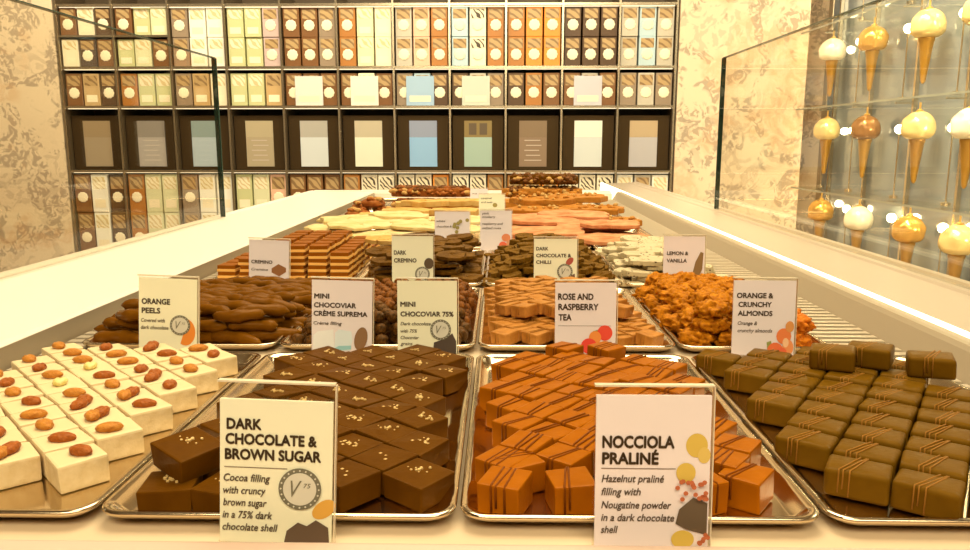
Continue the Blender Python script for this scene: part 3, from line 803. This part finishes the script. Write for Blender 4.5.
sign(-.3460, .7725, .0600, .0830, 'orange peels card standing before the chocolate peel sticks', PAPERY,
     [('ORANGE', .05, .54, .372, .068), ('PEELS', .05, .37, .487, .066)],
     [('Covered with', .04, .45, .600, .046), ('dark chocolate', .035, .51, .690, .046)], ring=(.71, .615, .175),
     pics=[('orange_slice_picture', ell(.80, .70, .17, .17, 22, -75, 120), (.78, .25, .03))], rz=2, roll=2.5)
sign(-.1640, .7725, .0625, .0815, 'mini chocoviar crème suprema card, pinkish, left of the yellow chocoviar card', PAPERP,
     [('MINI', .04, .29, .278, .060), ('CHOCOVIAR', .035, .735, .392, .060), ('CRÈME SUPREMA', .03, .925, .500, .060)],
     [('Crème filling', .03, .50, .615, .042)],
     pics=[('milk_jug_picture', [(.02, .93), (.03, .74), (.10, .69), (.36, .66), (.38, .90), (.30, .95)], (.86, .86, .84)),
           ('milk_bowl_picture', [(.38, .93), (.39, .70), (.45, .66), (.66, .68), (.68, .80), (.64, .93)], (.74, .82, .84)),
           ('blue_rim_picture', [(.37, .91), (.45, .87), (.66, .86), (.66, .91), (.45, .93)], (.33, .62, .65)),
           ('spoon_picture', ell(.82, .77, .105, .155, 22, tilt=20), (.27, .14, .06))], roll=1.5)
sign(-.0745, .7725, .0615, .0815, 'mini chocoviar 75 percent card, yellow with round emblem, before the balls', PAPERY,
     [('MINI', .05, .305, .372, .060), ('CHOCOVIAR 75%', .05, .945, .497, .060)],
     [('Dark chocolate', .05, .56, .612, .042), ('with 75%', .05, .33, .705, .042), ('Chocoviar', .05, .36, .790, .042), ('grains', .05, .25, .868, .042)],
     ring=(.725, .655, .175),
     pics=[('chocolate_picture', [(.59, .985), (.61, .82), (.72, .79), (.80, .77), (.92, .70), (.985, .80), (.985, .985)], (.075, .05, .035))])
sign(.0885, .7725, .0625, .0800, 'rose and raspberry tea card standing before the light brown diamonds', PAPERP,
     [('ROSE AND', .045, .625, .262, .078), ('RASPBERRY', .05, .71, .395, .078), ('TEA', .055, .27, .530, .078)],
     pics=[('leaf_picture', [(.62, .66), (.70, .64), (.74, .74), (.66, .78)], (.28, .30, .06)), ('raspberry_picture', ell(.82, .68, .125, .10), (.80, .07, .035)),
           ('rosehip_picture', ell(.66, .74, .10, .085), (.85, .28, .05)), ('raspberry_picture', ell(.56, .85, .13, .10), (.80, .06, .035))], rule=(.05, .92, .60))
almp = [('leaf_picture', [(.56, .80), (.63, .78), (.66, .90), (.58, .95)], (.30, .32, .08))]
for cu, cv, ru, rv, c in ((.70, .90, .13, .10, (.82, .17, .05)), (.83, .72, .12, .10, (.82, .22, .06)), (.92, .60, .07, .07, (.72, .30, .08)), (.90, .86, .09, .10, (.85, .30, .10)), (.80, .93, .09, .07, (.80, .14, .05)), (.86, .80, .05, .06, (.92, .55, .3))):
    almp.append(('orange_piece_picture', ell(cu, cv, ru, rv, 14), c))
sign(.2705, .7725, .0625, .0830, 'orange and crunchy almonds card standing before the rocky clusters', PAPERP,
     [('ORANGE &', .05, .635, .262, .062), ('CRUNCHY', .08, .615, .372, .060), ('ALMONDS', .075, .635, .482, .060)],
     [('Orange &', .08, .395, .598, .046), ('crunchy almonds', .08, .64, .690, .046)], pics=almp, rz=-2)
sign(-.3470, 1.1315, .0600, .0770, 'small cremino card standing before the layered cubes', PAPERP,
     [('CREMINO', .06, .59, .480, .065)], [('Cremino', .06, .48, .62, .05)],
     pics=[('cube_picture', [(.57, .60), (.74, .51), (.93, .58), (.93, .66), (.76, .75), (.57, .68)], (.30, .12, .035)), ('cube_picture', [(.50, .93), (.63, .84), (.78, .90), (.78, .98), (.52, .98)], (.22, .10, .04))], roll=2)
sign(-.1300, 1.1315, .0615, .0835, 'dark cremino card with round emblem, standing before the dark slabs', PAPERY,
     [('DARK', .05, .35, .350, .072), ('CREMINO', .05, .60, .490, .072)], ring=(.74, .73, .180),
     pics=[('chocolate_picture', ell(.90, .54, .12, .10, 12), (.10, .06, .03))])
sign(.0830, 1.1315, .0640, .0800, 'dark chocolate and chilli card standing before the matt dark squares', PAPERY,
     [('DARK', .05, .33, .235, .062), ('CHOCOLATE &', .05, .86, .362, .062), ('CHILLI', .05, .40, .485, .062)], ring=(.72, .66, .180),
     pics=[('chilli_picture', ell(.83, .47, .10, .06, 16, tilt=-35), (.42, .08, .05)), ('chocolate_picture', [(.60, .93), (.68, .80), (.95, .70), (.98, .93)], (.18, .10, .06))])
sign(.2730, 1.1315, .0600, .0840, 'lemon and vanilla card standing before the white speckled bark', PAPERP,
     [('LEMON &', .08, .60, .350, .062), ('VANILLA', .08, .57, .480, .062)],
     pics=[('vanilla_picture', [(.68, .82), (.78, .50), (.90, .32), (.97, .34), (.95, .62), (.84, .84)], (.26, .15, .05)), ('lemon_picture', ell(.54, .86, .09, .12), (.78, .62, .06))], rz=-3)
oliv = []
for k in range(14):
    oliv.append(('nut_picture', ell(rp.uniform(.55, .97), rp.uniform(.18, .95), .055, .045, 8), (.34, .27, .07)))
sign(-.0950, 1.5310, .0700, .0840, 'pinkish card with scattered nut pictures, before the pale sheets', PAPERP,
     [], [('white', .05, .30, .27, .05), ('chocolate & nuts', .05, .66, .40, .05)], pics=oliv)
sign(-.0075, 1.5310, .0630, .0860, 'pinkish card with red fruit pictures, before the pink bark', PAPERP,
     [], [('pink', .06, .28, .12, .05), ('strawberry', .06, .48, .20, .05), ('raspberry and', .06, .72, .36, .05), ('salted nuts', .06, .66, .46, .05)],
     pics=[('strawberry_picture', ell(.82, .63, .14, .09), (.78, .25, .10)), ('strawberry_picture', ell(.72, .82, .13, .10), (.82, .14, .06)), ('strawberry_picture', ell(.92, .76, .09, .08), (.72, .32, .16))])
sign(-.0200, 1.9400, .0650, .0900, 'pale card half hidden behind the red fruit card', PAPERY,
     [], [('caramel', .08, .50, .16, .05), ('and nuts', .08, .52, .27, .05)], pics=[('nut_picture', ell(.62, .30, .09, .06), (.34, .27, .07))])
sign(-.0650, 2.4050, .0550, .0760, 'small far card before the nut logs at the counter end', PAPERP,
     [], [('nut', .1, .4, .25, .06)], pics=[('nut_picture', ell(.7, .5, .12, .1), (.34, .27, .07))])

# ------------------------------------------------------------------ shelf unit on the back wall
SX0, CW = -2.295, .2905
unit = link('wall_shelf_unit', None, None, (0, 0, 0)); tag(unit, 'tall bronze wall shelf unit of square compartments behind the counter', 'shelf unit')
ZS = [.10, .512, .965, 1.300, 1.500, 1.812, 2.15]
link('back_board', box_mesh('back_board', BACKD, SX0, SX0+11*CW, 4.40, 4.43, .05, 2.6), unit)
for i in range(12):
    bm = bmesh.new(); bx(bm, SX0+i*CW-.004, SX0+i*CW+.004, 4.105, 4.399, .05, 2.6)
    bx(bm, SX0+i*CW-.005, SX0+i*CW+.005, 4.098, 4.1045, .05, 2.6, 1)
    link('upright', mesh_from(bm, 'upright', SHELFM, SHELFE), unit)
for z in ZS:
    bm = bmesh.new(); bx(bm, SX0+.005, SX0+11*CW-.005, 4.106, 4.398, z-.012, z); bx(bm, SX0+.005, SX0+11*CW-.005, 4.099, 4.1055, z-.012, z, 1)
    link('shelf', mesh_from(bm, 'shelf', SHELFM, SHELFE), unit)
bm = bmesh.new(); bx(bm, SX0+.005, SX0+2*CW-.005, 4.106, 4.398, 1.648, 1.658); bx(bm, SX0+.005, SX0+2*CW-.005, 4.099, 4.1055, 1.648, 1.658, 1)
link('shelf', mesh_from(bm, 'shelf', SHELFM, SHELFE), unit)
for z in ZS[2:6]:  # glowing strips added under the shelves to light the boxes
    bm = bmesh.new(); bx(bm, SX0+.01, SX0+11*CW-.01, 4.120, 4.132, z-.0155, z-.0125)
    link('added_glow_strip', mesh_from(bm, 'added_glow_strip', mat('added_shelf_glow', (1, .9, .7), .4, emit=(1, .82, .52), estr=1.6)), unit)

BC = {'brown': (.20, .085, .025), 'dark brown': (.09, .045, .018), 'cream': (.86, .76, .55), 'tan': (.55, .37, .17), 'orange-brown': (.42, .17, .035),
      'green': (.58, .58, .30), 'pale green': (.70, .69, .44), 'white': (.88, .85, .74), 'lilac': (.56, .42, .40), 'grey-brown': (.30, .22, .15),
      'pink': (.78, .48, .33), 'light blue': (.46, .60, .66), 'orange': (.78, .27, .035), 'patterned white': (.84, .77, .60), 'grey': (.52, .47, .38)}
banded('zigzag_dark', (.06, .04, .025), (.80, .70, .50), 22); banded('zigzag_tan', (.66, .52, .28), (.84, .76, .54), 20); banded('zigzag_grey', (.24, .14, .06), (.46, .31, .14), 16)
BK = {}
SEALED = {'brown', 'dark brown', 'orange-brown', 'grey-brown', 'orange', 'grey', 'light blue', 'pink', 'lilac'}
def box_kind(colour, h, w=.084):
    key = (colour, round(h, 3))
    if key in BK: return BK[key]
    d = .10; m = mat('box_' + colour.replace(' ', '_'), BC[colour], .42)
    body = mesh_from(block_bm(w, d, h, .002, 1), 'gift_box', m); parts = []
    zz = MATS['zigzag_dark'] if colour == 'patterned white' else MATS['zigzag_tan'] if colour in ('cream', 'white', 'pale green', 'green') else MATS['zigzag_grey']
    bm = bmesh.new(); bx(bm, -w*.40, w*.40, -d/2-.0008, -d/2+.0005, h*.62, h*.94)
    parts.append(('printed_band', mesh_from(bm, 'printed_band', zz)))
    if colour in SEALED or colour == 'patterned white':
        bm = bmesh.new(); lathe(bm, [(.027, 0), (.028, .002), (.024, .004), (.010, .005)], 12 if colour == 'x' else 20)
        for v in bm.verts:
            if 1:
                a = math.atan2(v.co.y, v.co.x); k = 1 + .05*math.cos(a*10)
                v.co.x *= k; v.co.y *= k
        me = mesh_from(bm, 'seal', SEAL, smooth=False); me.transform(Matrix.Translation((0, -d/2-.0006, h*.40)) @ Matrix.Rotation(R(90), 4, 'X'))
        parts.append(('seal', me))
    else:
        bm = bmesh.new(); bx(bm, -w*.34, w*.34, -d/2-.0009, -d/2+.0005, h*.12, h*.34)
        parts.append(('title_label', mesh_from(bm, 'title_label', SEAL)))
    BK[key] = Kind('gift_box', 'box', [(body, parts)])
    return BK[key]
top = [['brown', 'cream', 'dark brown'], ['brown', 'green', 'pale green'], ['grey-brown', 'white', 'white'], ['green', 'green', 'lilac'], ['brown', 'brown', 'grey-brown'],
       ['orange-brown', 'pale green', 'cream'], ['grey', 'pink', 'orange-brown'], ['light blue', 'patterned white', 'orange-brown'], ['orange-brown', 'orange', 'orange'],
       ['dark brown', 'dark brown', 'dark brown'], ['grey', 'light blue', 'grey']]
mid = [['brown', 'tan', 'dark brown'], ['orange-brown', 'green', 'green'], ['grey-brown', 'tan', 'cream'], ['green', 'green', 'tan'], ['brown', 'brown', 'brown'],
       ['brown', 'cream', 'brown'], ['grey-brown', 'light blue', 'dark brown'], ['dark brown', 'grey', 'grey-brown'], ['dark brown', 'orange-brown', 'brown'], ['brown', 'grey', 'brown'], ['grey-brown', 'grey', 'grey-brown']]
bot = [['brown', 'white', 'dark brown'], ['orange-brown', 'pale green', 'pale green'], ['grey-brown', 'white', 'white'], ['green', 'pale green', 'pink'], ['brown', 'brown', 'brown'],
       ['orange-brown', 'patterned white', 'patterned white'], ['patterned white', 'patterned white', 'orange'], ['patterned white', 'patterned white', 'orange-brown'], ['orange-brown', 'orange', 'orange'],
       ['patterned white', 'patterned white', 'patterned white'], ['white', 'grey', 'white']]
SL = ['left', 'middle', 'right']
def put_box(colour, i, s, z, h, where):
    x = SX0 + (i+.5)*CW + (s-1)*.0925
    box_kind(colour, h).put(0, (x, 4.168 + random.uniform(-.006, .006), z), (0, 0, 0), f'{colour} gift box, {ORD[i]} compartment from the left, {where}, {SL[s]} one', 'gift boxes on the wall shelves')
for i in range(11):
    for s in range(3):
        if i < 2:
            put_box(top[i][s], i, s, 1.6585, .138, 'top tier'); put_box(top[i][(s+1) % 3], i, s, 1.5005, .138, 'second tier')
        else:
            put_box(top[i][s], i, s, 1.5005, .146, 'top tier lower'); put_box(top[i][s], i, s, 1.6475, .146, 'top tier upper')
        put_box(mid[i][s], i, s, 1.3005, .165, 'middle tier')
        put_box(bot[i][s], i, s, .7405, .200, 'bottom tier upper'); put_box(bot[i][s], i, s, .5125, .226, 'bottom tier lower')
# boards standing in the dark tier, each with a coloured card
pc = [((.30, .22, .13), (.34, .26, .16)), ((.20, .17, .15), (.36, .32, .30)), ((.25, .34, .36), (.42, .52, .62)), ((.44, .37, .24), (.40, .33, .22)), ((.42, .40, .36), (.60, .64, .66)),
      ((.50, .44, .32), (.72, .74, .60)), ((.26, .30, .42), (.26, .46, .72)), ((.24, .17, .06), (.34, .46, .40)), ((.22, .15, .09), (.25, .17, .11)), ((.80, .78, .70), (.62, .66, .66)), ((.48, .36, .22), (.46, .44, .46))]
pn = ['brown', 'grey-brown', 'grey-blue', 'tan', 'pale blue-grey', 'cream and green', 'bright blue', 'teal and gold', 'dark brown lettered', 'white', 'tan and grey']
for i in range(11):
    x = SX0 + (i+.5)*CW
    o = link('display_board', mesh_from(block_bm(.270, .03, .285, .002, 1), 'display_board', mat('board_dark', (.045, .028, .013), .4, spec=.2)), None, (x, 4.155, .9655))
    tag(o, f'dark board with {pn[i]} card, {ORD[i]} compartment from the left, below the boxes', 'display board', 'display boards')
    bm = bmesh.new(); bx(bm, -.073, .073, -.0185, -.0152, .018, .172); cm = mat(f'poster_lower_{pn[i].replace(" ", "_")}', pc[i][1], .35)
    link('poster', mesh_from(bm, 'poster', cm), o)
    bm = bmesh.new(); bx(bm, -.073, .073, -.0185, -.0152, .1722, .258)
    link('poster_heading', mesh_from(bm, 'poster_heading', mat(f'poster_upper_{pn[i].replace(" ", "_")}', pc[i][0], .35)), o)
    if i in (8, 3, 1):
        bm = bmesh.new()
        for k in range(5): bx(bm, -.045+.008*(k % 2), .045-.006*(k % 3), -.0192, -.0186, .05+k*.026, .054+k*.026)
        link('poster_lines', mesh_from(bm, 'poster_lines', mat('poster_line', (.55, .46, .40), .5)), o)
    if i == 7:
        bm = bmesh.new()
        for sx in (-.028, .028): bx(bm, sx-.02, sx+.02, -.0192, -.0186, .185, .245)
        link('poster_window', mesh_from(bm, 'poster_window', BACKD), o)
# glass reflections on the middle tier, modelled as small cards
for i, c, nm in ((4, (.74, .70, .66), 'white'), (5, (.80, .76, .66), 'cream'), (6, (.34, .50, .68), 'blue'), (7, (.56, .60, .52), 'grey-green'), (9, (.55, .54, .60), 'grey')):
    x = SX0 + (i+.5)*CW - .01
    o = link('tent_card', mesh_from(block_bm(.145, .006, .150, .001, 1), 'tent_card', mat('tent_' + nm, c, .4)), None, (x, 4.109, 1.3005))
    tag(o, f'small {nm} card-shaped reflection before the boxes of the middle tier, {ORD[i]} compartment from left', 'card', 'card-shaped reflections on the middle tier')
    bm = bmesh.new(); bx(bm, -.055, .055, -.0036, -.0031, .02, .05); link('reflection_strip', mesh_from(bm, 'reflection_strip', SEAL), o)

# ------------------------------------------------------------------ cone display on the right wall
win = link('window_1', None); struct(win)
bm = bmesh.new(); bx(bm, 1.685, 1.70, .2, 4.09, .3, 2.6); link('smoked_glass', mesh_from(bm, 'smoked_glass', MIRR), win)
for y in (.6, 1.1, 1.6, 2.05, 2.5, 2.86, 3.22, 3.60, 3.98):
    bm = bmesh.new(); bx(bm, 1.668, 1.684, y-.007, y+.007, .3, 2.6); link('mullion', mesh_from(bm, 'mullion', SHELFE), win)
SHZ = [.520, .884, 1.281, 1.655, 2.05]
for k, z in enumerate(SHZ):
    o = link('glass_shelf', box_mesh('glass_shelf', GLASS, 1.525, 1.667, .25, 4.07, z-.008, z))
    bm = bmesh.new(); bx(bm, 1.519, 1.5245, .25, 4.07, z-.008, z)
    link('shelf_edge', mesh_from(bm, 'shelf_edge', mat('shelf_edge_glass', (.34, .36, .31), .12, .5)), o)
    bm = bmesh.new()
    for y in (.6, 1.1, 1.6, 2.05, 2.5, 2.86, 3.22, 3.60, 3.98): bx(bm, 1.60, 1.6665, y-.004, y+.004, z-.014, z-.0085)
    link('bracket', mesh_from(bm, 'bracket', SHELFE), o)
    tag(o, f'long glass shelf on the cone wall, {ORD[4-k]} from the top', 'shelf', 'glass shelves of the cone wall')
def cone_parts(cm, seed, big):
    s = 1.0*big
    bm = bmesh.new(); bmesh.ops.create_uvsphere(bm, u_segments=28, v_segments=18, radius=1)
    for v in bm.verts:
        c = v.co; rr = 1 + .045*noise.noise(c*2.2 + Vector((seed, 0, 0)))
        skirt = .10*math.exp(-((c.z+.55)/.22)**2)*(1 + .35*math.sin(math.atan2(c.y, c.x)*7))
        q = c*rr; f = 1 + skirt
        v.co = Vector((q.x*f*.060*s, q.y*f*.060*s, max(q.z, -.80)*.058*s))
    scoop = mesh_from(bm, 'scoop', cm, smooth=True)
    bm = bmesh.new(); lathe(bm, [(.0035, -.215*s), (.009, -.205*s), (.025*s, -.062*s), (.028*s, -.058*s), (.028*s, -.040*s), (.024*s, -.038*s)], 20)
    for f in bm.faces: f.smooth = len(f.verts) == 4
    wafer = mesh_from(bm, 'wafer_cone', mat('wafer_gold', (.46, .24, .03), .34, .35, bump=(70, .5)))
    bm = bmesh.new(); lathe(bm, [(.010, .052*s), (.012, .062*s), (.004, .068*s), (.004, .0)], 10) if 0 else lathe(bm, [(.012, .056*s), (.012, .062*s), (.0035, .066*s), (.0035, .092)], 10)
    pin = mesh_from(bm, 'hanging_pin', GOLD)
    return scoop, wafer, pin
CMS = {'cream-gold': mat('scoop_cream_gold', (.82, .62, .27), .22, .25), 'gold': mat('scoop_gold', (.75, .42, .10), .18, .55), 'brown': mat('scoop_brown', (.34, .16, .05), .18, .35), 'white': mat('scoop_white', (.88, .80, .62), .22, .1)}
CK = {}
def put_cone(row, colour, y, z, number):
    if colour not in CK:
        sc_, wf, pn_ = cone_parts(CMS[colour], len(CK)*4, 1.0)
        CK[colour] = (sc_, wf, pn_)
    o = link('ice_cream_cone', None, None, (1.60, y, z), (0, 0, random.uniform(0, 6)))
    tag(o, f'giant ice cream cone with {colour} scoop, {row} row, {ORD[number]} from the far end', 'ice cream cone', 'hanging giant cones')
    for nm, me in zip(('scoop', 'wafer_cone', 'hanging_pin'), CK[colour]): link(nm, me, o)
YC = [3.87, 3.46, 3.03, 2.70, 2.36]
for row, zs, cols in (('top', 1.547, ['white', 'gold', 'cream-gold', 'cream-gold', 'gold']), ('middle', 1.172, ['cream-gold', 'brown', 'cream-gold', 'white', 'gold']),
                      ('bottom', .775, ['gold', 'white', 'gold', 'cream-gold', 'gold'])):
    for n_, (y, c) in enumerate(zip(YC, cols)): put_cone(row, c, y, zs, n_)
bulb_me = None
for row, z in (('top', 1.281), ('middle', .884), ('bottom', .520), ('upper', 1.655)):
    for n_, y in enumerate((3.98, 3.66, 3.24, 2.86, 2.52)):
        if bulb_me is None:
            bm = bmesh.new(); lathe(bm, [(.016, 0), (.016, .012), (.003, .016), (.003, .266)], 12); stem_me = mesh_from(bm, 'lamp_stem', SHELFE)
            bm = bmesh.new(); bmesh.ops.create_uvsphere(bm, u_segments=14, v_segments=10, radius=.018); bmesh.ops.translate(bm, verts=bm.verts, vec=(0, 0, .282)); bulb_me = mesh_from(bm, 'bulb', BULB, smooth=True)
        o = link('shelf_lamp', None, None, (1.635, y, z)); link('lamp_stem', stem_me, o); link('bulb', bulb_me, o)
        tag(o, f'small glowing globe lamp among the cones, {row} shelf, {ORD[n_]} from the far end', 'lamp', 'globe lamps of the cone wall')
